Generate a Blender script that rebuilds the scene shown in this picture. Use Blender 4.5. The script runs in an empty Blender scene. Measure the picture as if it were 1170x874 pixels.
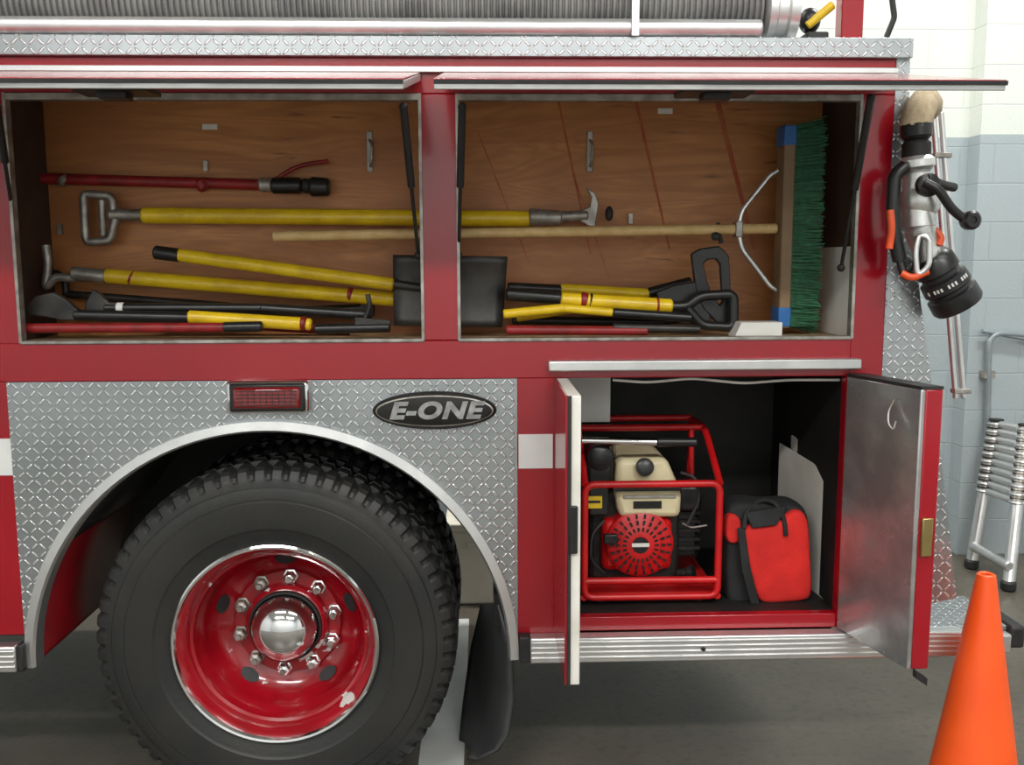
import bpy, bmesh, math, random
from mathutils import Vector, Matrix
random.seed(4)
sc = bpy.context.scene
R=math.radians
# ---------------------------------------------------------------- camera (solved from the photo)
F=1070.0
CAM=Vector((0,-2.57,1.60))
PITCH=R(7.3); YAW=R(1.8); ROLL=0.0035
fw=Vector((math.sin(YAW)*math.cos(PITCH), math.cos(YAW)*math.cos(PITCH), -math.sin(PITCH)))
r0=Vector((math.cos(YAW),-math.sin(YAW),0)); u0=r0.cross(fw)
rt=(r0*math.cos(ROLL)-u0*math.sin(ROLL)).normalized(); up=rt.cross(fw).normalized()
def ray(px,py):
    return fw+rt*((px-585)/F)+up*((437-py)/F)
def P(px,py,y=0.0):          # measured point on the vertical plane at depth y (metres behind truck side)
    d=ray(px,py); return CAM+d*((y-CAM.y)/d.y)
def PZ(px,py,z):
    d=ray(px,py); return CAM+d*((z-CAM.z)/d.z)
cd=bpy.data.cameras.new("camera"); cam=bpy.data.objects.new("camera",cd); sc.collection.objects.link(cam)
cd.sensor_width=36; cd.lens=36*F/1170.0; cd.clip_start=.05
M=Matrix((rt,up,-fw)).transposed().to_4x4(); M.translation=CAM; cam.matrix_world=M
sc.camera=cam
sc.view_settings.view_transform='Standard'
# ---------------------------------------------------------------- materials
def newmat(n):
    m=bpy.data.materials.new(n); m.use_nodes=True
    nt=m.node_tree; return m,nt,nt.nodes["Principled BSDF"]
def N(nt,t,**k):
    n=nt.nodes.new(t)
    for a,b in k.items(): setattr(n,a,b)
    return n
def math_(nt,op,a,b=None,c=None):
    n=N(nt,'ShaderNodeMath',operation=op)
    for i,v in enumerate((a,b,c)):
        if v is None: continue
        if isinstance(v,(int,float)): n.inputs[i].default_value=v
        else: nt.links.new(v,n.inputs[i])
    return n.outputs[0]
def mixc(nt,fac,a,b):
    n=N(nt,'ShaderNodeMix',data_type='RGBA')
    if isinstance(fac,(int,float)): n.inputs[0].default_value=fac
    else: nt.links.new(fac,n.inputs[0])
    for i,v in ((6,a),(7,b)):
        if isinstance(v,tuple): n.inputs[i].default_value=(*v,1)
        else: nt.links.new(v,n.inputs[i])
    return n.outputs[2]
def noise(nt,scale,detail=4,vec=None,dist=0):
    n=N(nt,'ShaderNodeTexNoise'); n.inputs['Scale'].default_value=scale; n.inputs['Detail'].default_value=detail
    n.inputs['Distortion'].default_value=dist
    if vec is None: vec=N(nt,'ShaderNodeTexCoord').outputs['Object']
    nt.links.new(vec,n.inputs['Vector']); return n.outputs['Fac']
def ramp(nt,fac,lo,hi):
    n=N(nt,'ShaderNodeMapRange'); nt.links.new(fac,n.inputs[0]); n.inputs[1].default_value=lo; n.inputs[2].default_value=hi
    return n.outputs[0]
def bump(nt,b,h,dist=.002,st=1):
    n=N(nt,'ShaderNodeBump'); n.inputs['Strength'].default_value=st; n.inputs['Distance'].default_value=dist
    nt.links.new(h,n.inputs['Height']); nt.links.new(n.outputs[0],b.inputs['Normal'])
def pm(name,col,metal=0,rough=.5,col2=None,sc_=8,lo=.35,hi=.65,coat=0,bmp=0,bs=60,rvar=.0):
    m,nt,b=newmat(name)
    c2=col2 or tuple(x*.75 for x in col)
    f=ramp(nt,noise(nt,sc_),lo,hi)
    nt.links.new(mixc(nt,f,col,c2),b.inputs['Base Color'])
    b.inputs['Metallic'].default_value=metal; b.inputs['Roughness'].default_value=rough
    b.inputs['Coat Weight'].default_value=coat; b.inputs['Coat Roughness'].default_value=.08
    if rvar:
        nt.links.new(math_(nt,'MULTIPLY_ADD',f,rvar,rough),b.inputs['Roughness'])
    if bmp: bump(nt,b,noise(nt,bs),bmp)
    return m
RED=pm("red_paint",(.35,.003,.012),0,.20,(.29,.002,.010),2,coat=.5)
REDIN=pm("red_liner",(.24,.004,.009),0,.45,(.15,.004,.006),5)
ALU=pm("brushed_aluminium",(.78,.78,.77),.9,.28,(.64,.64,.64),10,rvar=.15)
POL=pm("polished_aluminium",(.74,.74,.74),.8,.18,(.34,.33,.33),5,rvar=.22,bmp=.0005,bs=9)
CHR=pm("chrome",(.88,.88,.88),1,.08,(.75,.75,.75),6)
DULL=pm("dull_metal",(.46,.44,.41),.7,.45,(.25,.23,.2),25)
BLK=pm("black_rubber",(.012,.012,.013),0,.55,(.022,.022,.022),20)
BLKP=pm("black_plastic",(.009,.009,.010),0,.32,(.015,.015,.015),20)
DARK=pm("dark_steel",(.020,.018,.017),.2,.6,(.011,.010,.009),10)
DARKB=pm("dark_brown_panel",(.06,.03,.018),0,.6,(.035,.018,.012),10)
YEL=pm("yellow_fibreglass",(.84,.58,.012),0,.35,(.64,.41,.010),14,coat=.2)
WOOD=pm("pale_wood_handle",(.68,.48,.22),0,.5,(.56,.37,.15),30)
WHT=pm("white_paint",(.78,.77,.73),0,.5,(.68,.67,.62),8)
CREAM=pm("cream_plastic",(.80,.71,.46),0,.35,(.68,.59,.36),10)
GREEN=pm("green_bristle",(.010,.13,.045),0,.6,(.005,.06,.02),60)
BLUE=pm("blue_tape",(.02,.14,.42),0,.5)
GRED=pm("generator_red",(.62,.010,.012),0,.35,(.48,.007,.008),10)
OLDRED=pm("worn_red",(.30,.014,.016),0,.45,(.18,.010,.010),20)
BAGR=pm("red_canvas",(.72,.020,.014),0,.85,(.50,.012,.010),9,bmp=.016,bs=7)
BAGB=pm("black_canvas",(.018,.018,.020),0,.85,(.010,.010,.010),14,bmp=.010,bs=10)
BOARD=pm("white_board",(.82,.80,.74),0,.6,(.66,.63,.56),6)
BOARDG=pm("grey_board",(.46,.44,.40),0,.6,(.36,.34,.31),6)
ORG=pm("cone_orange",(1.0,.115,.012),0,.4,(.92,.095,.010),5)
ORG2=pm("orange_plastic",(.85,.1,.02),0,.35)
KHAKI=pm("hose_canvas",(.50,.40,.27),0,.9,(.38,.30,.19),40,bmp=.002,bs=90)
REDL=pm("red_lens",(.24,.003,.006),0,.12,(.16,.002,.004),40,coat=1)
BRASS=pm("brass",(.5,.38,.16),1,.35)
STRIPE=pm("reflective_white",(.78,.79,.77),0,.35,(.70,.71,.69),8)
CERAM=pm("stain_red",(.34,.055,.022),0,.7,(.40,.12,.04),20)
CONDUIT=pm("grey_conduit",(.33,.38,.40),.3,.4)

def diamond(name,ax='XZ'):
    m,nt,b=newmat(name)
    tc=N(nt,'ShaderNodeTexCoord'); sp=N(nt,'ShaderNodeSeparateXYZ'); nt.links.new(tc.outputs['Object'],sp.inputs[0])
    s=.0225
    p=math_(nt,'DIVIDE',sp.outputs[ax[0]],s); q=math_(nt,'DIVIDE',sp.outputs[ax[1]],s)
    cp=math_(nt,'FLOOR',p); cq=math_(nt,'FLOOR',q)
    par=math_(nt,'FLOORED_MODULO',math_(nt,'ADD',cp,cq),2.0)
    lp=math_(nt,'SUBTRACT',math_(nt,'SUBTRACT',p,cp),.5); lq=math_(nt,'SUBTRACT',math_(nt,'SUBTRACT',q,cq),.5)
    a=math_(nt,'ADD',lp,lq); c=math_(nt,'SUBTRACT',lp,lq)
    A=math_(nt,'MULTIPLY_ADD',math_(nt,'SUBTRACT',c,a),par,a)
    C=math_(nt,'MULTIPLY_ADD',math_(nt,'SUBTRACT',a,c),par,c)
    d=math_(nt,'ADD',math_(nt,'POWER',math_(nt,'ABSOLUTE',math_(nt,'DIVIDE',A,.78)),2.0),
                     math_(nt,'POWER',math_(nt,'ABSOLUTE',math_(nt,'DIVIDE',C,.22)),2.0))
    h=ramp(nt,d,1.0,.30)
    nz=ramp(nt,noise(nt,3),.3,.7)
    base=mixc(nt,nz,(.48,.51,.53),(.34,.37,.38))
    nt.links.new(mixc(nt,h,base,(.93,.94,.94)),b.inputs['Base Color'])
    b.inputs['Metallic'].default_value=.8
    nt.links.new(math_(nt,'MULTIPLY_ADD',h,-.10,.30),b.inputs['Roughness'])
    bump(nt,b,h,.0024,1.0)
    return m
DIA=diamond("diamond_plate"); DIAT=diamond("diamond_plate_tread",'XY')

def plywood():
    m,nt,b=newmat("plywood")
    tc=N(nt,'ShaderNodeTexCoord'); mp=N(nt,'ShaderNodeMapping'); mp.inputs['Scale'].default_value=(.7,1,5)
    nt.links.new(tc.outputs['Object'],mp.inputs[0])
    n0=noise(nt,1.6,3,mp.outputs[0],.6)
    rings=math_(nt,'MULTIPLY_ADD',math_(nt,'SINE',math_(nt,'MULTIPLY',n0,85.0)),.5,.5)
    n1=noise(nt,3,6,mp.outputs[0],1.2); n2=noise(nt,2.2,4)
    c=mixc(nt,ramp(nt,n1,.35,.65),(.60,.26,.075),(.43,.165,.045))
    c=mixc(nt,math_(nt,'MULTIPLY',rings,.45),c,(.30,.105,.030))
    c=mixc(nt,ramp(nt,n2,.35,.7),c,(.35,.125,.038))
    n3=noise(nt,9,3,mp.outputs[0])
    c=mixc(nt,ramp(nt,n3,.66,.76),c,(.18,.065,.022))
    nt.links.new(c,b.inputs['Base Color']); b.inputs['Roughness'].default_value=.45
    bump(nt,b,n1,.002)
    return m
PLY=plywood()
PLYL=pm("plywood_edge",(.62,.42,.22),0,.6,(.40,.26,.13),30)

def concrete():
    m,nt,b=newmat("concrete_floor")
    c=mixc(nt,ramp(nt,noise(nt,1.3,8),.3,.7),(.155,.135,.105),(.09,.078,.06))
    c=mixc(nt,ramp(nt,noise(nt,30,6),.5,.8),c,(.075,.066,.052))
    nt.links.new(c,b.inputs['Base Color']); b.inputs['Roughness'].default_value=.34
    bump(nt,b,noise(nt,60,5),.001)
    return m
def block(name,zs,upc,loc):
    m,nt,b=newmat(name)
    tc=N(nt,'ShaderNodeTexCoord'); sp=N(nt,'ShaderNodeSeparateXYZ'); nt.links.new(tc.outputs['Object'],sp.inputs[0])
    cb=N(nt,'ShaderNodeCombineXYZ')
    nt.links.new(math_(nt,'ADD',sp.outputs['X'],sp.outputs['Y']),cb.inputs[0]); nt.links.new(sp.outputs['Z'],cb.inputs[1])
    br=N(nt,'ShaderNodeTexBrick'); nt.links.new(cb.outputs[0],br.inputs['Vector'])
    br.inputs['Scale'].default_value=1; br.inputs['Brick Width'].default_value=.4; br.inputs['Row Height'].default_value=.2
    br.inputs['Mortar Size'].default_value=.005; br.inputs['Mortar Smooth'].default_value=.8
    br.inputs['Color1'].default_value=(1,1,1,1); br.inputs['Color2'].default_value=(.98,.98,.98,1); br.inputs['Mortar'].default_value=(.93,.93,.93,1)
    f=math_(nt,'GREATER_THAN',sp.outputs['Z'],zs)
    c=mixc(nt,f,loc,upc)
    mx=N(nt,'ShaderNodeMix',data_type='RGBA',blend_type='MULTIPLY'); mx.inputs[0].default_value=1
    nt.links.new(c,mx.inputs[6]); nt.links.new(br.outputs['Color'],mx.inputs[7])
    nt.links.new(mx.outputs[2],b.inputs['Base Color']); b.inputs['Roughness'].default_value=.5
    bump(nt,b,math_(nt,'SUBTRACT',noise(nt,70,4),math_(nt,'MULTIPLY',br.outputs['Fac'],1.0)),.0015)
    return m
zsplit=P(1130,157,2.45).z
WALL=block("painted_block",zsplit,(.78,.81,.75),(.42,.48,.50))
WALLW=block("painted_block_white",.02,(.72,.75,.76),(.5,.5,.5))
CEIL=pm("ceiling_paint",(.6,.6,.58),0,.8)

# ---------------------------------------------------------------- mesh helpers
def mk(name,verts,faces,mat,smooth=False,angle=35):
    me=bpy.data.meshes.new(name); me.from_pydata([tuple(v) for v in verts],[],faces); me.update()
    bm=bmesh.new(); bm.from_mesh(me); bmesh.ops.recalc_face_normals(bm,faces=bm.faces); bm.to_mesh(me); bm.free()
    if smooth:
        for p in me.polygons: p.use_smooth=True
        me.set_sharp_from_angle(angle=R(angle))
    o=bpy.data.objects.new(name,me); sc.collection.objects.link(o)
    if mat: me.materials.append(mat)
    return o
def bev(o,w,seg=2):
    md=o.modifiers.new("bevel",'BEVEL'); md.width=w; md.segments=seg; md.limit_method='ANGLE'
    for p in o.data.polygons: p.use_smooth=True
    o.data.set_sharp_from_angle(angle=R(60))
    return o
def obox(name,o,u,v,w,mat,b=0):
    o,u,v,w=map(Vector,(o,u,v,w))
    vs=[o,o+u,o+u+v,o+v,o+w,o+u+w,o+u+v+w,o+v+w]
    ob=mk(name,vs,[(0,1,2,3),(4,5,6,7),(0,1,5,4),(1,2,6,5),(2,3,7,6),(3,0,4,7)],mat)
    return bev(ob,b) if b else ob
def box(name,x0,x1,y0,y1,z0,z1,mat,b=0):
    return obox(name,(x0,y0,z0),(x1-x0,0,0),(0,y1-y0,0),(0,0,z1-z0),mat,b)
def prism(name,pts,off,mat,b=0):
    pts=[Vector(p) for p in pts]; off=Vector(off); n=len(pts)
    vs=pts+[p+off for p in pts]
    fs=[tuple(range(n)),tuple(range(2*n-1,n-1,-1))]+[(i,(i+1)%n,(i+1)%n+n,i+n) for i in range(n)]
    ob=mk(name,vs,fs,mat); return bev(ob,b) if b else ob
def frame(d):
    d=d.normalized(); a=Vector((0,0,1)) if abs(d.z)<.9 else Vector((1,0,0))
    s=d.cross(a).normalized(); return s,d.cross(s).normalized()
def lathe(name,o,axis,prof,mat,n=48,closed=False):
    """prof: list of (along, radius)"""
    o=Vector(o); axis=Vector(axis).normalized(); s,t=frame(axis)
    vs=[];fs=[]
    for a,r in prof:
        for i in range(n):
            th=2*math.pi*i/n; vs.append(o+axis*a+(s*math.cos(th)+t*math.sin(th))*max(r,1e-5))
    for j in range(len(prof)-1):
        for i in range(n):
            k=(i+1)%n; fs.append((j*n+i,j*n+k,(j+1)*n+k,(j+1)*n+i))
    if not closed:
        if prof[0][1]>1e-4: fs.append(tuple(range(n)))
        if prof[-1][1]>1e-4: fs.append(tuple((len(prof)-1)*n+i for i in range(n)))
    return mk(name,vs,fs,mat,True,40)
def rod(name,a,b,r,mat,r2=None,n=20):
    a=Vector(a);b=Vector(b); L=(b-a).length; r2=r if r2 is None else r2
    e=min(r,r2)*.25
    return lathe(name,a,b-a,[(0,r-e),(e,r),(L-e,r2),(L,r2-e)],mat,n)
def tube(name,pts,r,mat,rc=0,cyc=False,n=12):
    pts=[Vector(p) for p in pts]
    if rc:
        q=[]; m=len(pts)
        for i,p in enumerate(pts):
            if not cyc and i in (0,m-1): q.append(p); continue
            a=pts[i-1]; b=pts[(i+1)%m]
            d1=(a-p); d2=(b-p); k=min(rc,d1.length*.45,d2.length*.45)
            s=p+d1.normalized()*k; e=p+d2.normalized()*k
            for j in range(7):
                t=j/6; q.append(s*(1-t)**2+p*2*t*(1-t)+e*t*t)
        pts=q
    cu=bpy.data.curves.new(name,'CURVE'); cu.dimensions='3D'; cu.bevel_depth=r; cu.bevel_resolution=3; cu.use_fill_caps=True
    sp=cu.splines.new('POLY'); sp.points.add(len(pts)-1)
    for i,p in enumerate(pts): sp.points[i].co=(*p,1)
    sp.use_cyclic_u=cyc
    to=bpy.data.objects.new("t",cu); sc.collection.objects.link(to)
    dg=bpy.context.evaluated_depsgraph_get(); me=bpy.data.meshes.new_from_object(to.evaluated_get(dg))
    bpy.data.objects.remove(to); me.name=name; me.materials.clear(); me.materials.append(mat)
    for p in me.polygons: p.use_smooth=True
    o=bpy.data.objects.new(name,me); sc.collection.objects.link(o); return o
def ball(name,c,rx,ry,rz,mat,axis=None):
    prof=[(-math.cos(math.pi*i/14),math.sin(math.pi*i/14)) for i in range(15)]
    o=lathe(name,(0,0,0),(0,0,1),prof,mat,28)
    for v in o.data.vertices: v.co=Vector((v.co.x*rx,v.co.y*ry,v.co.z*rz))+Vector(c)
    return o
def group(name,parts):
    e=bpy.data.objects.new(name,None); sc.collection.objects.link(e); e.empty_display_size=.1
    lo=Vector((1e9,)*3);hi=-lo
    for o in parts:
        for c in o.bound_box:
            for i in range(3): lo[i]=min(lo[i],c[i]); hi[i]=max(hi[i],c[i])
    e.location=(lo+hi)/2
    for o in parts:
        o.parent=e; o.matrix_parent_inverse=Matrix.Translation(-(lo+hi)/2)
    return e
K=2.6/F      # metres per photo pixel near the truck side
KB=2.85/F    # ... near the back of the tool compartment

# ---------------------------------------------------------------- room
WY=2.45
box("floor",-5,5,-6,WY+.2,-.1,0,concrete())
box("wall_back",-5,5,WY,WY+.2,0,4.4,WALL)
box("wall_left",-5.2,-5,-6,WY+.2,0,4.4,WALLW)
box("wall_right",5,5.2,-6,WY+.2,0,4.4,WALLW)
box("wall_front",-5.2,5.2,-6.2,-6,0,4.4,WALLW)
box("ceiling",-5.2,5.2,-6.2,WY+.2,4.4,4.5,CEIL)
xp=P(1112,300,WY-.12).x
box("wall_pilaster",xp,xp+.6,WY-.12,WY,0,4.4,WALL)
a=PZ(478,874,0); b=PZ(530,874,0)
box("floor_marking_line",a.x,b.x,-.3,1.5,0,.003,STRIPE)

# ---------------------------------------------------------------- truck body
T=[]
XL=-2.6
XR=P(1009,400).x
zTB=P(500,66).z; zDT=P(500,43).z
zoT=P(500,107).z; zoB=P(500,389).z
zlT=P(780,431).z; zlB=P(800,703).z; zS=P(800,719).z; zR0=P(800,748).z
xo0=P(18,300).x; xo1=P(482,250).x; xo2=P(523,250).x; xo3=P(975,330).x
xf0=P(18,570).x; xf1=P(591,570).x; xh0=P(633,570).x; xh1=P(961,570).x
t=.03; YD=1.55
def add(o): T.append(o); return o
add(box("panel_header",XL,XR,0,t,zoT,zTB,RED,.003))
add(box("panel_stile_front",XL,xo0,0,t,zoB,zoT,RED))
add(box("panel_mullion",xo1,xo2,-.004,t+.04,zoB,zoT,RED,.004))
add(box("panel_stile_rear",xo3,XR,0,t,zS,zoT,RED,.003))
add(box("panel_beltline",XL,xo3,0,t,zlT,zoB,RED,.003))
add(box("panel_stile_lower",xh1,xo3,0,t,zS,zlT,RED))
add(box("panel_between",xf1,xh0,0,t,zR0,zlT,RED))
add(box("panel_front",XL,xf0,0,t,P(10,725).z,zlT,RED))
add(box("compartment_sill",xh0,xh1,0,t,zS,zlB,RED,.003))
add(box("rear_corner",XR-.03,XR,.032,.9,zS,zTB,RED))
for n,(x0,x1) in enumerate(((xo0,xo1),(xo2,xo3))):
    add(box("opening_trim_%d"%n,x0,x1,-.006,.02,zoT-.018,zoT,DULL,.002))
    add(box("opening_sill_%d"%n,x0,x1,-.006,.03,zoB-.004,zoB+.006,DULL,.002))
    add(box("gasket_%d"%n,x0-.003,x0+.005,-.007,.02,zoB,zoT,DULL))
    add(box("gasket_b%d"%n,x1-.005,x1+.003,-.007,.02,zoB,zoT,DULL))
add(box("top_tread_edge",XL,P(1040,55).x,-.02,.02,zTB,zDT,DIA,.002))
add(box("top_tread_deck",XL,P(1040,55).x,.02,.9,zDT-.01,zDT,DIAT))
add(box("roof_core",XL,XR-.002,.36,YD,zoB-.06,zDT-.012,DARK))
add(box("hinge_rail",XL,XR,-.018,0,P(500,84).z,P(500,77).z,ALU,.002))
# upper compartment shell
yB=.31
add(box("tool_back_panel",xo0-.05,xo3+.02,yB,yB+.02,zoB-.02,zoT+.06,PLY))
add(box("tool_shelf",xo0-.05,xo3+.02,.032,yB,zoB-.03,zoB-.002,PLYL))
add(box("tool_ceiling",xo0-.05,xo3+.02,.032,yB,zoT+.03,zoT+.05,DULL))
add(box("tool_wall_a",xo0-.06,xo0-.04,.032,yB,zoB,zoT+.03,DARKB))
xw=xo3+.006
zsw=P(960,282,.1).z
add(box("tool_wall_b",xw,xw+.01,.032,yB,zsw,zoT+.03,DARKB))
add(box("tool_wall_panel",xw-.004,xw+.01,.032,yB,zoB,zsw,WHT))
for (x1,y1,x2,y2,wd) in ((636,112,674,290,.007),(724,112,764,285,.010),(815,110,860,285,.018),(545,150,604,300,.004),(655,200,700,330,.003)):
    p,q=P(x1,y1,yB),P(x2,y2,yB); w=Vector((wd,0,0))
    add(prism("plywood_stain",[p,p+w,q+w*.6,q],(0,-.001,0),CERAM))
for (x,y) in ((240,145),(760,127)):
    p=P(x,y,yB); add(box("sticker",p.x-.022,p.x+.022,yB-.002,yB,p.z-.008,p.z+.008,WHT))
for x in (422,674):
    p=P(x,150,yB);q=P(x+2,197,yB)
    add(box("tool_clip",p.x-.009,p.x+.009,yB-.006,yB,q.z,p.z,DULL,.002))
    add(tube("tool_clip_hook",[P(x,160,yB-.006),P(x+3,165,yB-.03),P(x+2,185,yB-.03),P(x+1,190,yB-.01)],.004,DULL,.01))
for (x,y) in ((236,190),(720,250),(70,262)):
    p=P(x,y,yB); add(box("wall_bracket",p.x-.006,p.x+.006,yB-.012,yB,p.z-.015,p.z+.015,DULL))
# lift-up doors
hz=P(500,84).z
yo=-.58; oz=P(1140,93,yo).z
e=Vector((0,yo,oz-hz)); nrm=Vector((0,e.z,-e.y)).normalized()*-1
if nrm.z>0: nrm=-nrm
xd=[(XL,P(477,95).x+.01),(P(508,95).x,P(1013,85).x)]
for i,(x0,x1) in enumerate(xd):
    o=Vector((x0,-.018,hz)); L=Vector((x1-x0,0,0))
    add(obox("lift_door_skin_%d"%i,o,L,e,nrm*.004,RED,.001))
    add(obox("lift_door_pan_%d"%i,o+nrm*.004,L,e,nrm*.018,ALU,.002))
    add(obox("lift_door_gasket_%d"%i,o+e+nrm*.002,L,e.normalized()*.006,nrm*.009,BLK))
for x in (130,818):
    p=P(x,100,-.50)
    zz=hz+(oz-hz)*(.50-.018)/.58-.022
    add(box("door_latch",p.x-.08,p.x+.08,-.53,-.44,zz-.012,zz+.002,BLKP,.003))
    add(box("door_latch_tongue",p.x-.03,p.x+.03,-.52,-.47,zz-.026,zz-.01,BLKP,.003))
def strut(a,b,i):
    a=Vector(a);b=Vector(b); m=a.lerp(b,.52)
    add(rod("gas_strut_body_%d"%i,a,m,.010,BLKP)); add(rod("gas_strut_rod_%d"%i,m,b,.005,DARK))
    add(ball("gas_strut_ball_%d"%i,a,.011,.011,.011,BLK)); add(ball("gas_strut_end_%d"%i,b,.011,.011,.011,BLK))
strut(P(461,122,-.16),P(478,292,.015),0)
strut(P(528,122,-.16),P(524,292,.015),1)
strut(P(995,112,-.16),P(961,306,.015),2)
strut(P(-4,122,-.16),P(14,240,.015),3)

# fender panel with arch
xc=(P(37,752).x+P(588,745).x)/2; rr=(P(588,745).x-P(37,752).x)/2
zc=P(311,485).z-rr
if xc+rr>xf1-.004: rr=xf1-.006-xc
pts=[(xf0,0,zc),(xf0,0,zlT),(xf1,0,zlT),(xf1,0,zc)]
arc=[(xc+rr*math.cos(math.pi*i/48),0,zc+rr*math.sin(math.pi*i/48)) for i in range(49)]
add(prism("fender_plate",[(p[0],-.006,p[2]) for p in pts+arc],(0,.02,0),DIA))
vs=[];fs=[]
n=64
for i in range(n+1):
    th=math.pi*i/n; c,s=math.cos(th),math.sin(th)
    for (r_,y_) in ((rr+.012,-.008),(rr+.012,-.022),(rr-.012,-.026),(rr-.018,-.018),(rr-.018,.03)):
        vs.append((xc+c*r_,y_,zc+s*r_))
for i in range(n):
    for j in range(4): fs.append((i*5+j,i*5+j+1,(i+1)*5+j+1,(i+1)*5+j))
add(mk("arch_trim",vs,fs,ALU,True))
def liner(nm,a0,a1,mat,y1=.62):
    vs=[];fs=[];m=24
    for i in range(m+1):
        th=R(a0+(a1-a0)*i/m)
        for y_ in (.0,y1):
            vs.append((xc+math.cos(th)*rr,y_,zc+math.sin(th)*rr))
    for i in range(m): fs.append((2*i,2*i+1,2*i+3,2*i+2))
    o=mk(nm,vs,fs,mat,True); md=o.modifiers.new("s",'SOLIDIFY'); md.thickness=.008; add(o)
liner("wheel_well_liner",0,150,BLK,.8)
liner("wheel_well_liner_front",150,180,REDIN,.6)
add(box("wheel_well_wall",xc-rr,xc+rr,.78,.8,.80,zlT,DARK))
add(box("blackout_panel",XL,xc+.05,.97,1.0,.50,.86,DARK))  # dark panel added to black out the lit floor behind the wheel
add(box("chassis_rail",XL,XR,.85,.95,.72,.86,DARK))
add(box("body_lower_core",XL,XR-.002,.95,YD,.86,zoB-.061,DARK))
add(box("front_lower_box",XL,xf0-.02,.032,.6,.55,zlT,DARK))
for (x0,x1,c) in ((XL,xf0-.002,9),(xf1+.004,xh0-.004,611)):
    z1=P(c,496 if c>100 else 501).z; z0=P(c,535 if c>100 else 543).z
    add(box("reflective_stripe",x0,x1,-.002,0,z0,z1,STRIPE))
def rail(nm,x0,x1,zt,zb):
    add(box(nm,x0,x1,-.045,0,zb,zt,ALU,.005))
    for k in (.22,.42,.62,.82):
        z=zb+(zt-zb)*k; add(box(nm+"_rib",x0+.002,x1-.002,-.049,-.044,z-.003,z+.003,ALU,.001))
x0=P(606,735,-.045).x
rail("rub_rail",x0,P(1105,735,-.045).x,zS-.002,zR0)
add(box("rub_rail_cap",x0-.03,x0,-.04,0,zR0,zS,BLK,.004))
rail("rub_rail_front",XL,P(17,745,-.045).x,zS-.002,zR0)
add(box("rub_rail_front_cap",P(17,745,-.045).x,P(25,745,-.045).x,-.04,0,zR0,zS,BLK,.004))
for xx in (.25,.62): add(lathe("rail_bolt",(xx,-.049,(zS+zR0)/2),(0,-1,0),[(0,.006),(.003,.006),(.004,.003)],DARK,12))
# lower compartment shell
yC=.66
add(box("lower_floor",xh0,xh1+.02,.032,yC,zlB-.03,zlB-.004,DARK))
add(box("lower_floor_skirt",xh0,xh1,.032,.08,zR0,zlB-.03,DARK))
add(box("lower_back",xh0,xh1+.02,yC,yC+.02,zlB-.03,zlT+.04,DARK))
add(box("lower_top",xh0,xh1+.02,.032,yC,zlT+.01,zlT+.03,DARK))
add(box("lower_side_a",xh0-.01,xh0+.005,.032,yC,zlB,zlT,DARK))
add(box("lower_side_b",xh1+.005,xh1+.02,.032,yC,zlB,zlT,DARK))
p=P(650,434,.35); q=P(697,482,.35)
add(box("inner_white_panel",p.x-.05,q.x,.35,.36,q.z,zlT,WHT))
a=P(626,414);b=P(980,414)
add(box("lower_drip_rail",a.x,b.x,-.03,0,P(800,422).z,P(800,410).z,ALU,.004))
add(tube("wire_loom",[P(700,434,.06),P(740,437,.06),P(790,432,.07),P(850,438,.06),P(900,434,.07),P(965,434,.06)],.004,BOARD,.03))
zt=zlT; zb=zS
hl=Vector((xh0,-.005,zb)); ol=PZ(645,783,zb)
dl=Vector((ol.x-hl.x,ol.y-hl.y,0)); H=Vector((0,0,zt-zb))
add(obox("swing_door_skin_a",hl,dl,(.006,0,0),H,RED,.001))
add(obox("swing_door_pan_a",hl+Vector((.006,0,0)),dl,(.032,0,0),H,BOARD,.003))
ed=hl+dl
add(obox("swing_door_gasket_a",ed+Vector((.006,-.002,0)),(.008,0,0),(0,-.006,0),H,BLK))
m=P(657,600,ed.y)
add(box("swing_latch_a",ed.x+.008,ed.x+.03,ed.y-.012,ed.y,m.z-.07,m.z+.05,BLKP,.003))
hr=Vector((xh1,-.005,zb)); orr=PZ(1036,765,zb)
dr=Vector((orr.x-hr.x,orr.y-hr.y,0))
add(obox("swing_door_pan_b",hr,dr,(.012,0,0),H,POL,.003))
add(obox("swing_door_skin_b",hr+Vector((.012,0,0)),dr,(.045,0,0),H,RED,.004))
er=hr+dr
add(obox("swing_door_gasket_b",hr+H,dr,(.057,0,0),(0,0,.008),BLK))
add(obox("swing_door_hook_b",er+Vector((.02,-.012,-.02)),(.03,0,-.02),(0,.02,0),(0,0,.02),BLK))
m=P(1050,613,er.y)
add(box("swing_latch_b",er.x+.016,er.x+.044,er.y-.012,er.y,m.z-.05,m.z+.05,BRASS,.003))
w=hr.lerp(er,.7)+Vector((-.006,0,0)); zz=P(1020,470,w.y).z
add(tube("door_hook_wire",[w+Vector((0,0,zz-zb+.03)),w+Vector((-.015,0,zz-zb)),w+Vector((-.02,-.015,zz-zb-.03)),w+Vector((-.012,-.03,zz-zb-.045)),w+Vector((-.006,-.028,zz-zb-.02))],.0028,DULL,.02))
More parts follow.
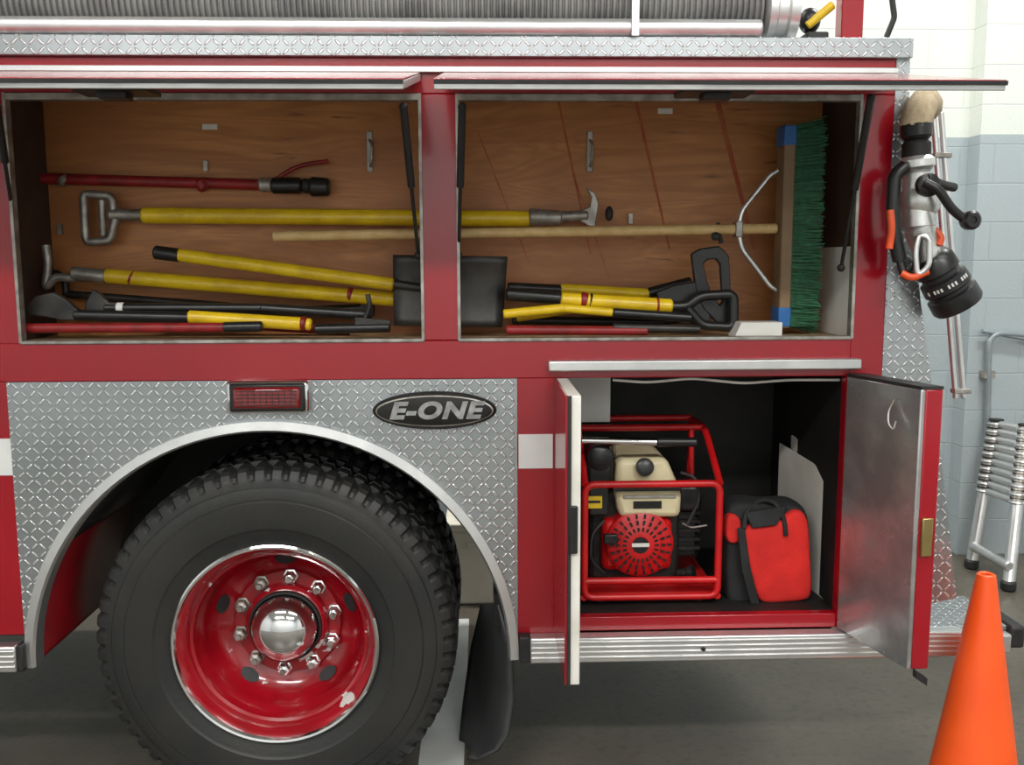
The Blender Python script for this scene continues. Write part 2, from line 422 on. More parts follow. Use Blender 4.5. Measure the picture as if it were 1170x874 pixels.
# rear diamond corner panel
pp=[P(1011,66),P(1040,66),P(1037,190),P(1052,345),P(1073,500),P(1093,683),P(1060,700),P(1000,700)]
pp[0].x=XR;pp[-1].x=XR;pp[-2].x=XR+.05
add(prism("rear_corner_plate",pp,(0,.012,0),DIA))
zt_=P(1080,716).z
xe=P(1150,725).x
add(box("tailboard_tread",XR,xe,0.0,.25,zt_-.015,zt_,DIAT,.003))
add(box("tailboard_edge",XR,xe,-.03,.24,zR0,zt_-.015,ALU,.006))
add(box("tailboard_bumper",xe,xe+.045,-.02,.2,zR0+.01,zt_+.005,BLK,.01))
ya=.12
for dx in (0,9):
    add(rod("grab_rail",P(1066+dx,128,ya),P(1092+dx,455,ya),.008,ALU))
for yy,xx in ((180,1072),(330,1083),(450,1095)):
    add(obox("grab_rail_clamp",P(xx-4,yy,ya-.012),(.05,0,0),(0,.03,0),(0,0,.014),DULL,.002))
# marker lamp
a=P(262,472);b=P(355,433)
add(box("marker_lamp_bezel",a.x,b.x,-.03,-.004,a.z,b.z,CHR,.012))
add(box("marker_lamp_base",a.x+.010,b.x-.010,-.034,-.02,a.z+.008,b.z-.008,BLKP,.006))
add(box("marker_lamp_lens",a.x+.022,b.x-.022,-.044,-.02,a.z+.017,b.z-.017,REDL,.008))
for k in range(1,6):
    z=a.z+.017+(b.z-a.z-.034)*k/6; add(box("lens_groove",a.x+.03,b.x-.03,-.0455,-.043,z-.001,z+.001,BLKP))
for k in range(1,10):
    x=a.x+.03+(b.x-a.x-.06)*k/10; add(box("lens_groove_v",x-.0006,x+.0006,-.0452,-.043,a.z+.024,b.z-.024,BLKP))
# oval badge
c=P(497,468); w_=(P(568,468).x-P(427,468).x)/2; h_=(P(497,447).z-P(497,490).z)/2
def oval(nm,y0,y1,k,mat,kk=0):
    prof=[(0,1),(.6,1),(.85,1-.03),(1,1-.06)]
    n=48; vs=[];fs=[]
    for a_,r_ in prof:
        for i in range(n):
            th=2*math.pi*i/n; vs.append((c.x+math.cos(th)*(w_-kk)*r_,y0+(y1-y0)*a_,c.z+math.sin(th)*(h_-kk)*r_))
    for j in range(3):
        for i in range(n): fs.append((j*n+i,j*n+(i+1)%n,(j+1)*n+(i+1)%n,(j+1)*n+i))
    fs.append(tuple(3*n+i for i in range(n)))
    add(mk(nm,vs,fs,mat,True))
oval("badge_rim",-.004,-.022,0,DARK); oval("badge_ring",-.02,-.025,0,DULL,.009); oval("badge_face",-.023,-.028,0,DARK,.013)
def text3(nm,off,mat,yy,ex):
    tx=bpy.data.curves.new(nm,'FONT'); tx.body="E-ONE"; tx.size=.074; tx.extrude=ex; tx.offset=off; tx.shear=.25
    tx.align_x='CENTER'; tx.align_y='CENTER'; tx.space_character=1.12
    to=bpy.data.objects.new("t",tx); sc.collection.objects.link(to)
    me=bpy.data.meshes.new_from_object(to.evaluated_get(bpy.context.evaluated_depsgraph_get())); bpy.data.objects.remove(to)
    me.transform(Matrix.Translation((c.x,yy,c.z))@Matrix.Rotation(R(90),4,'X')@Matrix.Diagonal((1.06,.85,1,1)))
    me.materials.clear(); me.materials.append(mat)
    o=bpy.data.objects.new(nm,me); sc.collection.objects.link(o); add(o)
text3("badge_text",.0036,pm("badge_letter_metal",(.50,.50,.50),.8,.4,(.28,.28,.28),40),-.029,.0015)
# roof items
add(box("roof_post",P(960,30,.06).x,P(985,30,.06).x,.05,.10,zDT,zDT+.4,RED,.004))
add(tube("roof_strap",[P(1013,42,.1),P(1022,20,.1),P(1018,-10,.1)],.008,BLK,.01))
add(rod("tray_tube",(XL,0,P(400,31,0).z),(P(870,31,0).x,0,P(400,31,0).z),.024,ALU))
add(box("tray_strap",P(722,20,-.03).x,P(730,20,-.03).x,-.034,-.026,zDT,zDT+.14,ALU))
add(box("tray_lip",XL,P(870,31).x,.0,.2,zDT,zDT+.02,ALU))
group("fire_truck",T)

# suction hose on the roof
prof=[]; x0=XL; x1=P(868,10,.1).x; L=x1-x0; k=int(L/.016)
for i in range(k):
    s=L*i/k; prof+=[(s,.070),(s+.003,.079),(s+.009,.079),(s+.012,.070)]
zh=zDT+.02+.08
hs=[lathe("hose_corrugation",(x0,.11,zh),(1,0,0),prof,pm("grey_hose",(.22,.22,.21),0,.5,(.14,.14,.14),12),28),
    lathe("hose_coupling",(x1,.11,zh),(1,0,0),[(0,.078),(.01,.09),(.03,.09),(.035,.083),(.06,.083),(.065,.094),(.09,.094),(.095,.05)],ALU,32)]
group("suction_hose",hs)
g=[rod("hydrant_tool_shaft",P(922,30,.1),P(952,5,.08),.012,YEL),ball("hydrant_tool_head",P(925,24,.12),.03,.03,.035,BLKP),
   box("hydrant_tool_block",P(920,30,.1).x,P(945,30,.1).x,.08,.16,zDT,zDT+.04,BLK,.006)]
group("hydrant_wrench",g)

# ---------------------------------------------------------------- wheels
def wheel(name,y0,full=True):
    parts=[]
    cx_=P(314,739).x; cz=.520
    n=384
    prof=[(.03,.285,0),(.012,.292,0),(0.004,.31,0),(-.004,.335,0),(-.005,.338,0),(-.009,.343,0),(-.014,.38,0),(-.014,.42,0),(-.010,.424,0),(-.011,.43,0),(-.004,.458,0),(0,.462,0),(.002,.478,0),(.008,.492,1),(.016,.505,1),(.03,.514,1),(.072,.518,1),(.074,.504,0),(.084,.504,0),(.086,.519,2),(.13,.519,2),(.132,.505,0),(.142,.505,0),(.144,.519,2),(.185,.519,2),(.187,.504,0),(.197,.504,0),(.199,.518,1),(.24,.514,1),(.255,.497,1),(.27,.45,0),(.275,.38,0),(.26,.31,0),(.24,.285,0)]
    vs=[];fs=[]
    for (a_,r_,f) in prof:
        for i in range(n):
            th=2*math.pi*i/n; rr_=r_
            if f==1 and i%6 in (0,1): rr_-=.011
            if f==2 and (i+3)%6 in (0,1): rr_-=.012
            vs.append((cx_+math.cos(th)*rr_,y0+a_,cz+math.sin(th)*rr_))
    for j in range(len(prof)-1):
        for i in range(n):
            k=(i+1)%n; fs.append((j*n+i,j*n+k,(j+1)*n+k,(j+1)*n+i))
    parts.append(mk("tire",vs,fs,pm("tire_rubber",(.013,.014,.014),0,.5,(.024,.023,.021),4,bmp=.0008,bs=120),True,25))
    if full:
        WR,nt,b=newmat("wheel_red_chipped")
        f=ramp(nt,noise(nt,9,5),.675,.685)
        f2=ramp(nt,noise(nt,5,3),.4,.6)
        cc=mixc(nt,f2,(.34,.004,.012),(.25,.003,.008))
        nt.links.new(mixc(nt,f,cc,(.62,.6,.58)),b.inputs['Base Color']); b.inputs['Roughness'].default_value=.2; b.inputs['Coat Weight'].default_value=.6
        O=(cx_,y0,cz); A=(0,1,0)
        parts.append(lathe("rim_lip",O,A,[(.02,.291),(-.004,.296),(-.008,.291),(-.006,.285),(.006,.281)],CHR,96,True))
        parts.append(lathe("rim",O,A,[(.002,.284),(.008,.278),(.03,.262),(.05,.256),(.055,.248),(.085,.243),(.095,.236),(.12,.232),(.15,.222),(.172,.205),(.185,.178),(.190,.165),(.178,.158),(.176,.10),(.176,.02)],WR,96,True))
        parts.append(lathe("hub_flange",O,A,[(.178,.126),(.155,.122),(.150,.116),(.144,.110),(.142,.094),(.142,.02)],WR,64,True))
        parts.append(lathe("hub_ring",O,A,[(.146,.110),(.134,.108),(.132,.102),(.145,.097)],DARK,64,True))
        dome=[(.145,.099),(.128,.098)]
        for i in range(1,12):
            th=math.pi/2*i/11; dome.append((.128-.080*math.sin(th),.098*math.cos(th)))
        parts.append(lathe("hub_cap",O,A,dome,CHR,64,True))
        for i in range(10):
            th=2*math.pi*(i+.35)/10; px_=cx_+math.cos(th)*.145; pz_=cz+math.sin(th)*.145
            parts.append(lathe("lug_nut",(px_,y0+.178,pz_),(0,-1,0),[(0,.023),(.006,.023),(.008,.0185),(.028,.018),(.034,.011),(.035,0)],DULL if i in (3,4,5,6) else CHR,6))  # left nuts use duller metal: their dim lighting is put into the material
            parts.append(lathe("lug_stud",(px_,y0+.144,pz_),(0,-1,0),[(0,.008),(.012,.008)],DULL,10))
        for i in range(5):
            th=2*math.pi*(i)/5+R(162)
            rad=Vector((math.cos(th),0,math.sin(th))); tan=Vector((-math.sin(th),0,math.cos(th)))
            cpt=Vector((cx_,y0+.170,cz))+rad*.202
            ax=Vector((0,-1,0))*.85-rad*.5; ax.normalize(); u_=ax.cross(tan).normalized()
            vs=[cpt+tan*math.cos(2*math.pi*j/24)*.030+u_*math.sin(2*math.pi*j/24)*.019 for j in range(24)]
            parts.append(prism("hand_hole",vs,ax*.006,BLK))
    else:
        parts.append(lathe("rim_inner",(cx_,y0,cz),(0,1,0),[(.03,.285),(.1,.25),(.1,.02)],DARK,48,True))
    return parts
group("truck_wheel",wheel("truck_wheel",.005))
w2=wheel("w2",.33,False)
cx_=P(314,739).x
w2+= [rod("axle",(cx_,.34,.517),(cx_,1.5,.517),.075,DARK)]
w2+= [ball("differential",(cx_,.95,.517),.22,.18,.2,DARK)]
group("truck_wheel",w2)

# mud flap
rows=[(690,552,572),(740,540,586),(800,531,588),(840,527,582),(858,526,570),(868,527,548)]
vs=[];fs=[];nc=8
for (yy,xa,xb) in rows:
    for j in range(nc+1):
        s=j/nc; d=.42-.30*s+.03*math.sin(s*6)
        vs.append(P(xa+(xb-xa)*s,yy,d))
for i in range(len(rows)-1):
    for j in range(nc): fs.append((i*(nc+1)+j,i*(nc+1)+j+1,(i+1)*(nc+1)+j+1,(i+1)*(nc+1)+j))
o=mk("flap_sheet",vs,fs,pm("flap_rubber",(.06,.06,.062),0,.4,(.035,.035,.036),6),True,80); md=o.modifiers.new("s",'SOLIDIFY'); md.thickness=.01
hb=P(566,690,.25)
o2=box("flap_hanger",hb.x-.005,hb.x+.02,.12,.42,hb.z-.02,hb.z+.08,DARK)
group("mud_flap",[o,o2])
# pale box added to stand in for the brightly lit patch beyond the truck
yb_=1.68; p=P(512,600,yb_); q=P(584,600,yb_); zt3=P(548,597,yb_).z
PATCH=pm("bright_patch_cream",(.95,.90,.76),0,.4,(.88,.82,.68),6)
g=[box("patch_box_body",p.x,q.x,yb_,yb_+.3,0,zt3-.04,PATCH,.015),box("patch_box_lid",p.x-.015,q.x+.015,yb_-.015,yb_+.315,zt3-.04,zt3,PATCH,.01),box("patch_box_handle",p.x+.09,q.x-.09,yb_-.012,yb_,zt3-.12,zt3-.09,PATCH,.004)]
group("bright_patch_box",g)

# ---------------------------------------------------------------- tools
def prod(nm,x1,y1,x2,y2,yy,rpx,mat,r2=None,yy2=None):
    return rod(nm,P(x1,y1,yy),P(x2,y2,yy if yy2 is None else yy2),rpx*KB,mat,None if r2 is None else r2*KB)
def head(nm,pts,y0,th,mat=None): return prism(nm,[P(a_,b_,y0) for a_,b_ in pts],(0,th,0),mat or BLD,.003)
def ring(nm,outer,inner,y0,th,mat):
    n=len(outer); vs=[P(a_,b_,y0) for a_,b_ in outer]+[P(a_,b_,y0) for a_,b_ in inner]
    off=Vector((0,th,0)); vs=vs+[v+off for v in vs]; fs=[]
    for i in range(n):
        k=(i+1)%n
        fs+=[(i,k,n+k,n+i),(2*n+i,2*n+k,3*n+k,3*n+i),(i,k,2*n+k,2*n+i),(n+i,n+k,3*n+k,3*n+i)]
    return bev(mk(nm,vs,fs,mat),.004)
BLD=pm("shovel_steel",(.030,.028,.027),.5,.40,(.07,.065,.06),12)
y=.275
group("foam_applicator_pipe",[prod("pipe",18,203,298,211,y,6,OLDRED),prod("pipe_collar",228,206,236,216,y,8,OLDRED),prod("joint",296,211,312,211,y,8,DULL),
  prod("coupling",310,212,345,212,y,9,BLKP),prod("coupling_knurl",345,212,358,213,y,8,DARK),prod("tip",354,213,377,214,y,11,BLKP,10),
  tube("bail",[P(315,205,y),P(335,192,y),P(352,187,y),P(375,184,y)],.006,OLDRED,.02),
  prod("ring",70,203,76,209,y,8,DULL)])
y=.255
group("rubbish_hook",[tube("d_handle",[P(130,245,y),P(128,224,y),P(95,221,y),P(98,277,y),P(126,275,y),P(132,250,y)],4.5*KB,DULL,.018),
  prod("d_handle_yoke",116,228,118,270,y,4,DULL),
  prod("ferrule",125,245,164,246,y,6.5,DULL),prod("shaft",162,246,606,250,y,9,YEL),
  prod("socket",604,248,642,249,y,10,DULL,8),prod("neck",640,248,672,246,y,6,DULL),
  head("hook_prong",[(662,252),(662,242),(674,236),(676,226),(670,214),(680,220),(684,232),(682,248),(680,260),(672,258)],y-.008,.016,DULL),
  ball("knob",P(696,244,y),.012,.012,.022,DARK)])
# push broom
y=.165
g=[rod("handle",P(312,270,y),P(888,261,y),5.5*KB,WOOD)]
zt0=P(895,143,y).z; zb0=P(895,374,y).z; xa=P(889,260,y).x; xb=P(902,260,y).x; xt=P(934,260,y).x
g.append(box("broom_block",xa,xb,y-.035,y+.035,zb0,zt0,pm("block_wood",(.24,.15,.08),0,.6),.004))
g.append(box("blue_band_top",xa-.002,xb+.001,y-.037,y+.037,zt0-.06,zt0-.005,BLUE,.003))
g.append(box("blue_band_bottom",xa-.002,xb+.001,y-.037,y+.037,zb0+.004,zb0+.06,BLUE,.003))
vs=[];fs=[]
random.seed(2)
for i in range(2600):
    z0_=random.uniform(zb0+.004,zt0-.004); y0_=random.uniform(y-.033,y+.033)
    p0=Vector((xb-.002,y0_,z0_)); p1=Vector((xt+random.uniform(-.010,.006),y0_+random.gauss(0,.006)+(y0_-y)*.2,z0_+random.gauss(0,.007)+(z0_-(zb0+zt0)/2)*.03))
    w=.0016; s=len(vs)
    for p in (p0,p1):
        vs+= [p+Vector((0,w,0)),p+Vector((0,-w*.5,w*.87)),p+Vector((0,-w*.5,-w*.87))]
    fs+=[(s,s+1,s+4,s+3),(s+1,s+2,s+5,s+4),(s+2,s,s+3,s+5),(s+3,s+4,s+5)]
g.append(mk("bristles",vs,fs,GREEN))
for ys in (195,332):
    g.append(tube("brace",[P(889,ys,y),P(880,ys+(5 if ys<250 else -5),y),P(848,240 if ys<250 else 285,y),P(843,262,y)],2.8*KB,ALU,.015))
g.append(box("brace_clamp",P(839,262,y).x,P(847,262,y).x,y-.02,y+.02,P(838,271,y).z,P(838,253,y).z,DULL,.003))
g.append(tube("thumb_screw",[P(820,254,y),P(824,278,y)],.006,BLK)); g.append(ball("thumb_knob",P(818,270,y-.015),.014,.01,.012,BLK))
group("push_broom",g)
def blade(nm,pts,y0,mat,dish=.03):
    vs=[];fs=[];n=10
    tl,tr,br,bl=[Vector(p) for p in pts]
    for i in range(n+1):
        for j in range(n+1):
            s=j/n;t_=i/n; q=(tl*(1-s)+tr*s)*(1-t_)+(bl*(1-s)+br*s)*t_
            dd=y0+dish*(1-(2*t_-1)**2)*(.4+.6*s)
            vs.append(P(q.x,q.y,dd))
    for i in range(n):
        for j in range(n): a=i*(n+1)+j; fs.append((a,a+1,a+n+2,a+n+1))
    o=mk(nm,vs,fs,mat,True,80); md=o.modifiers.new("s",'SOLIDIFY'); md.thickness=.004; return o
y=.15
group("square_shovel",[blade("blade",[(449,291,0),(580,293,0),(574,374,0),(450,372,0)],y-.012,BLD,.02),
  tube("socket",[P(446,324,y-.012),P(475,328,y-.014),P(510,331,y-.002)],.013,BLD),
  prod("handle",203,291,450,325,y,7,YEL,None,y-.012),prod("grip",176,288,206,292,y,7.5,BLKP)])
y=.20
group("closet_hook",[tube("t_grip",[P(86,318,y),P(62,316,y),P(52,330,y),P(55,300,y),P(52,280,y)],4.5*KB,DULL,.02),prod("ferrule",82,312,122,316,y,7.5,DULL),
  prod("shaft",120,315,452,342,y,8,YEL),prod("band",148,316,154,319,y,8.4,OLDRED),prod("band_b",396,336,404,338,y,8.4,OLDRED)])
y=.115
group("pickhead_axe",[head("head",[(95,362),(98,345),(106,330),(116,338),(124,346),(132,346),(132,358),(120,358),(108,358),(100,366)],y-.01,.022),
  prod("handle",120,352,300,352,y,5.5,BLKP),prod("handle_tail",298,352,425,360,y,5.5,BLKP),prod("white_band",133,352,143,352,y,6,WHT)])
y=.08
group("flathead_axe",[head("head",[(28,352),(40,338),(60,334),(75,342),(90,356),(92,366),(70,366),(50,362),(34,360)],y-.01,.022),
  prod("handle",85,360,217,363,y,6,BLKP),prod("yellow_section",215,362,345,370,y,7,YEL),prod("red_band",343,369,350,370,y,7.5,OLDRED),prod("end",349,370,356,371,y,6.5,YEL)])
group("pike_pole",[prod("shaft",24,375,262,374,.046,5.0,OLDRED),prod("grip",255,374,300,373,.046,5.6,BLKP)])
group("crowbar",[tube("bar",[P(76,338,.272),P(74,318,.272),P(62,310,.272),P(52,322,.272)],4*KB,BLD,.03),prod("shaft",76,336,420,362,.272,4.5,BLD)])
group("sledgehammer",[prod("handle",170,366,400,378,.238,5,OLDRED),prod("shaft_black",230,360,418,352,.238,5,BLKP),head("head",[(410,352),(416,333),(427,333),(427,362),(414,364)],.225,.03)])
group("halligan_bar",[prod("shaft",360,376,446,374,.08,5.5,BLKP),head("fork",[(405,362),(446,366),(446,374),(405,374)],.07,.02),tube("pick",[P(416,366,.08),P(423,350,.08),P(420,336,.08)],.007,BLD,.02)])
group("pitchfork",[prod("shaft",640,330,742,336,.195,6,YEL),prod("tip",580,328,642,331,.195,5.5,BLKP),prod("tail",740,335,790,322,.195,6,BLKP)])
y=.115
group("round_shovel",[prod("shaft",640,342,768,350,y,8,YEL),prod("ferrule",578,336,642,341,y,7,BLKP,7),prod("band",662,342,672,344,y,8.6,OLDRED),prod("band_b",672,343,677,344,y,8.6,BLKP),prod("band_c",748,349,754,349,y,8.6,OLDRED),
  tube("d_handle",[P(766,350,y),P(785,350,y),P(800,338,y),P(838,336,y),P(838,374,y),P(802,372,y),P(785,352,y)],5.5*KB,BLKP,.02)])
y=.082
group("scoop_shovel",[prod("shaft",575,359,645,352,y,5,YEL),prod("shaft_b",643,352,700,357,y,4.5,YEL),prod("ferrule",700,357,790,363,y,5,BLKP)])
y=.145
group("spade",[ring("d_grip",[(790,290),(800,284),(822,281),(833,292),(838,372),(826,376),(803,352),(795,330)],[(804,302),(808,297),(818,296),(823,302),(826,345),(822,348),(812,332),(808,320)],y,.022,BLKP),
  head("collar",[(750,334),(770,326),(803,320),(812,340),(812,372),(780,370),(756,350)],y+.002,.018,BLKP)])
group("wrecking_bar",[prod("shaft",578,377,740,378,.048,5,OLDRED),prod("shaft_c",700,374,800,376,.048,4.0,BLD)])
group("shovel_handle",[prod("shaft",590,362,660,351,.225,6,YEL),prod("sleeve",655,352,800,360,.225,6,BLKP)])
group("pry_bar",[prod("shaft",585,366,760,368,.262,5,BLKP),tube("claw",[P(758,368,.262),P(775,366,.262),P(784,356,.262)],.010,BLD,.02)])
a=P(838,378,.05);b=P(893,368,.05)
group("wood_wedge",[prism("wedge",[(a.x,.04,zoB),(b.x,.04,zoB),(b.x,.04,b.z),(a.x+.02,.04,b.z)],(0,.07,0),WHT,.002)])

# ---------------------------------------------------------------- generator
g=[]
zf=zlB-.004
y0=.10;y1=.50
rB=4.2*2.75/F
xl=P(668,620,y0).x; xr=P(821,620,y0).x; zb_=zf+.025; zm=P(750,553,y0).z; zt2=P(750,487,.34).z
g.append(tube("frame_front",[(xl,y0,zm),(xr,y0,zm),(xr,y0,zb_),(xl,y0,zb_)],rB,GRED,.03,True))
g.append(tube("frame_right",[(xr,y0,zm),(xr,.30,zt2),(xr,y1,zt2),(xr,y1,zb_),(xr,y0,zb_)],rB,GRED,.05))
g.append(tube("frame_left",[(xl,y0,zm),(xl,.30,zt2),(xl,y1,zt2),(xl,y1,zb_),(xl,y0,zb_)],rB,GRED,.05))
g.append(tube("frame_top_bar",[(xl,.32,zt2),(xr,.32,zt2)],rB,GRED))
g.append(tube("frame_top_bar_rear",[(xl,y1,zt2),(xr,y1,zt2)],rB,GRED))
g.append(tube("frame_low_bar",[(xl,y0,zb_+.05),(xr,y0,zb_+.05)],rB,GRED))
g.append(tube("frame_upright",[P(790,487,.32),P(790,575,.32)],rB*.8,GRED))
g.append(box("base_tray",xl,xr,y0+.02,y1,zb_-.006,zb_+.006,GRED,.003))
for xx in (xl+.05,xr-.05): g.append(rod("rubber_foot",(xx,y0+.03,zf),(xx,y0+.03,zb_-.004),.015,BLK)); g.append(rod("rubber_foot_r",(xx,y1-.03,zf),(xx,y1-.03,zb_-.004),.015,BLK))
def pb(nm,x1,y1_,x2,y2_,ya_,yb_,mat,b=.006):
    p=P(x1,y1_,ya_);q=P(x2,y2_,ya_); return box(nm,p.x,q.x,ya_,yb_,q.z,p.z,mat,b)
g.append(pb("engine_block",690,560,775,668,.20,.42,DARK,.012))
g.append(pb("alternator",672,575,700,665,.2,.45,DARK,.02))
g.append(pb("cylinder_cover",762,560,800,640,.24,.42,BLKP,.02))
for k in range(6): g.append(pb("cooling_fin",764,575+k*10,800,578+k*10,.225,.25,DARK,.001))
def trap(nm,tl,tr,br,bl,ya_,yb_,mat,b):
    return prism(nm,[P(*tl,ya_),P(*tr,ya_),P(*br,ya_),P(*bl,ya_)],(0,yb_-ya_,0),mat,b)
g.append(trap("fuel_tank_upper",(706,525),(762,523),(777,557),(702,558),.16,.40,CREAM,.018))
g.append(trap("fuel_tank_lower",(702,560),(780,560),(778,592),(708,592),.15,.40,CREAM,.018))
g.append(pb("tank_seam",700,555,779,561,.145,.41,BLKP,.003))
c_=P(736,534,.155); g.append(lathe("fuel_cap",c_,(0,-1,.25),[(0,.026),(.012,.028),(.022,.025),(.026,.016),(.026,0)],BLKP,24))
g.append(box("tank_rib",P(712,575,.15).x,P(772,575,.15).x,.143,.15,P(712,569,.15).z,P(712,566,.15).z,DULL,.001))
g.append(pb("tank_label",724,573,756,581,.146,.152,DARK,.001))
g.append(pb("air_filter",668,520,702,556,.16,.36,BLKP,.02)); g.append(pb("muffler_shield",775,555,803,585,.2,.4,BLKP,.012))
g.append(pb("caution_label",666,567,688,581,.146,.154,YEL,.001)); g.append(pb("control_box",672,552,696,590,.155,.3,BLKP,.008))
g.append(box("caution_text",P(669,572,.145).x,P(686,572,.145).x,.1445,.146,P(669,575,.145).z,P(669,572,.145).z,BLKP))
c_=P(732,623,.14); rS=39*2.8/F
g.append(lathe("recoil_housing",c_,(0,1,0),[(0,.02),(0,rS*.55),(.004,rS*.6),(.006,rS*.88),(.016,rS),(.07,rS*1.06),(.075,.02)],GRED,40,True))
g.append(pb("recoil_shroud",688,594,768,652,.165,.24,GRED,.02))
for k in range(22):
    th=2*math.pi*k/22
    d=Vector((math.cos(th),0,math.sin(th))); tn_=Vector((-math.sin(th),0,math.cos(th)))
    for ra,rb in ((.42,.54),(.62,.74),(.80,.92)):
        o0=c_+d*rS*ra+Vector((0,-.002+(.004 if ra>.7 else 0),0))-tn_*.003
        g.append(obox("vent_slot",o0,tn_*.006,d*rS*(rb-ra),(0,.008,0),BLKP))
g.append(lathe("recoil_badge",c_+Vector((0,-.003,0)),(0,1,0),[(0,.001),(0,.024),(.004,.026)],BLKP,24,True))
g.append(pb("recoil_badge_text",722,621,742,625,.134,.137,WHT,.0005))
g.append(pb("recoil_handle",690,611,706,622,.12,.14,BLKP,.004))
g.append(rod("handle_tube",P(664,503,.14),P(752,505,.12),4*2.75/F,CHR)); g.append(rod("handle_grip",P(750,505,.12),P(796,505,.12),5.5*2.75/F,BLKP))
g.append(rod("handle_bracket",P(700,505,.14),P(702,522,.22),.006,DULL))
g.append(tube("fuel_line",[P(778,540,.16),P(795,545,.14),P(800,570,.14),P(785,600,.14)],.005,BLK,.03))
g.append(tube("spark_lead",[P(690,595,.15),P(676,610,.13),P(674,640,.13),P(690,655,.15)],.005,BLK,.03))
g.append(tube("choke_rod",[P(780,598,.17),P(790,603,.15),P(808,600,.13)],.003,DULL,.01))
g.append(lathe("alternator_cap",P(684,520,.2),(0,-1,0),[(0,.04),(.04,.04),(.05,.025),(.05,0)],BLKP,24))
g.append(lathe("oil_filler",P(775,655,.17),(1,-.6,.3),[(0,.014),(.03,.014),(.034,.02),(.05,.02),(.052,0)],BLKP,16))
group("portable_generator",g)

# slouched red / black tool bag
g=[]
yf=.12
def blob(nm,out,ya_,yb_,mat,puff=.015,lvl=2):
    """soft fabric volume: outline pillowed front and back"""
    n=len(out); pts=[P(a_,b_,ya_) for a_,b_ in out]
    cen=sum(pts,Vector())/n
    rings=[(.55,-puff),(.90,-puff*.6),(1,0),(1,yb_-ya_),(.85,yb_-ya_+.004)]
    vs=[];fs=[]
    for k_,dy in rings:
        for p_ in pts:
            q_=cen+(p_-cen)*k_; q_.y=ya_+dy; vs.append(q_)
    for j in range(len(rings)-1):
        for i in range(n): fs.append((j*n+i,j*n+(i+1)%n,(j+1)*n+(i+1)%n,(j+1)*n+i))
    fs.append(tuple(range(n))); fs.append(tuple((len(rings)-1)*n+i for i in range(n)))
    o=mk(nm,vs,fs,mat,True,180); md=o.modifiers.new("s",'SUBSURF'); md.levels=lvl; md.render_levels=lvl; return o
g.append(blob("bag_body",[(829,600),(829,582),(838,574),(856,572),(880,577),(902,573),(920,577),(926,590),(926,620),(928,660),(929,688),(922,695),(896,695),(862,696),(836,695),(829,688),(828,650)],yf+.01,.25,BAGB,.010))
g.append(blob("front_panel",[(846,604),(858,598),(884,602),(902,584),(916,582),(925,592),(926,625),(928,660),(929,682),(920,688),(896,689),(868,692),(862,676),(852,650),(846,625)],yf-.014,yf+.03,BAGR,.012))
g.append(blob("side_panel",[(829,590),(836,586),(846,590),(848,606),(846,620),(836,622),(829,618)],yf-.006,yf+.03,BAGR,.006))
g.append(tube("carry_strap",[P(850,604,yf-.025),P(852,584,yf),P(868,571,yf+.03),P(886,573,yf),P(896,592,yf-.02),P(898,612,yf-.03)],.007,BAGB,.03))
g.append(prism("strap_webbing",[P(843,604,yf-.026),P(851,603,yf-.026),P(858,650,yf-.034),P(868,690,yf-.028),P(858,690,yf-.028),P(848,652,yf-.032)],(0,.010,0),BAGB,.002))
g.append(prism("zip_flap",[P(852,586,yf-.012),P(900,578,yf-.012),P(888,600,yf-.030),P(860,604,yf-.030)],(0,.02,0),BAGB,.003))
group("tool_bag",g)
# boards leaning against the side
g=[]
for k,(xn,xf_,tn1,tf1,mt) in enumerate(((954,928,500,488,BOARD),(950,914,512,493,BOARDG),(946,899,530,497,BOARD),(941,886,556,506,BOARD))):
    n0=P(xn,690,.11+.004*k); f0=P(xf_,640,.40+.025*k)
    tn_=P(xn+1,tn1,.11).z; tf_=P(xf_,tf1,.40+.025*k).z
    pts=[Vector((n0.x,n0.y,zf)),Vector((f0.x,f0.y,zf)),Vector((f0.x,f0.y,tf_)),Vector((n0.x+.004,n0.y+.05,(tn_+tf_)/2+.005)),Vector((n0.x,n0.y,tn_))]
    g.append(prism("board_%d"%k,pts,(.004,0,0),mt,.001))
group("folded_cardboard",g)

# ---------------------------------------------------------------- hose nozzle hanging at the rear corner
y=-.07
VB=pm("nozzle_alloy",(.74,.74,.72),.75,.32,(.5,.5,.48),20)
g=[tube("hose_end",[P(1046,146,y),P(1049,130,y),P(1054,119,y+.03),P(1058,117,y+.08),P(1060,122,y+.16)],18*K*.92,KHAKI,.05),
   rod("coupling_sleeve",P(1047,138,y),P(1047,160,y),17.5*K*.95,BLKP),rod("coupling_ring",P(1047,160,y),P(1047,182,y),16*K*.95,DARK),
   rod("swivel",P(1047,178,y),P(1048,196,y),20*K*.95,VB),rod("valve_body",P(1048,194,y),P(1050,262,y),16*K*.95,VB,19*K*.95),
   ball("valve_ball",P(1052,228,y),.052,.05,.06,VB),rod("outlet",P(1050,258,y),P(1062,300,y),18*K*.95,VB,15*K*.95),
   lathe("pivot_boss",P(1058,212,y-.04),(0,-1,0),[(0,.03),(.02,.03),(.026,.02),(.026,0)],BLKP,24),
   tube("bail_arm",[P(1056,208,y-.07),P(1072,216,y-.08),P(1088,240,y-.08),P(1104,252,y-.08)],5*K,BLKP,.03),
   tube("bail_arm_b",[P(1058,204,y-.06),P(1080,212,y-.02),P(1090,214,y)],5*K,BLKP,.02),
   lathe("bail_knob",P(1104,252,y-.06),(0,-1,0),[(0,.018),(.01,.025),(.03,.025),(.038,.018),(.038,.009),(.034,.008),(.034,0)],BLKP,24),
   ]
ax=(P(1096,350,y)-P(1062,292,y)); L=ax.length
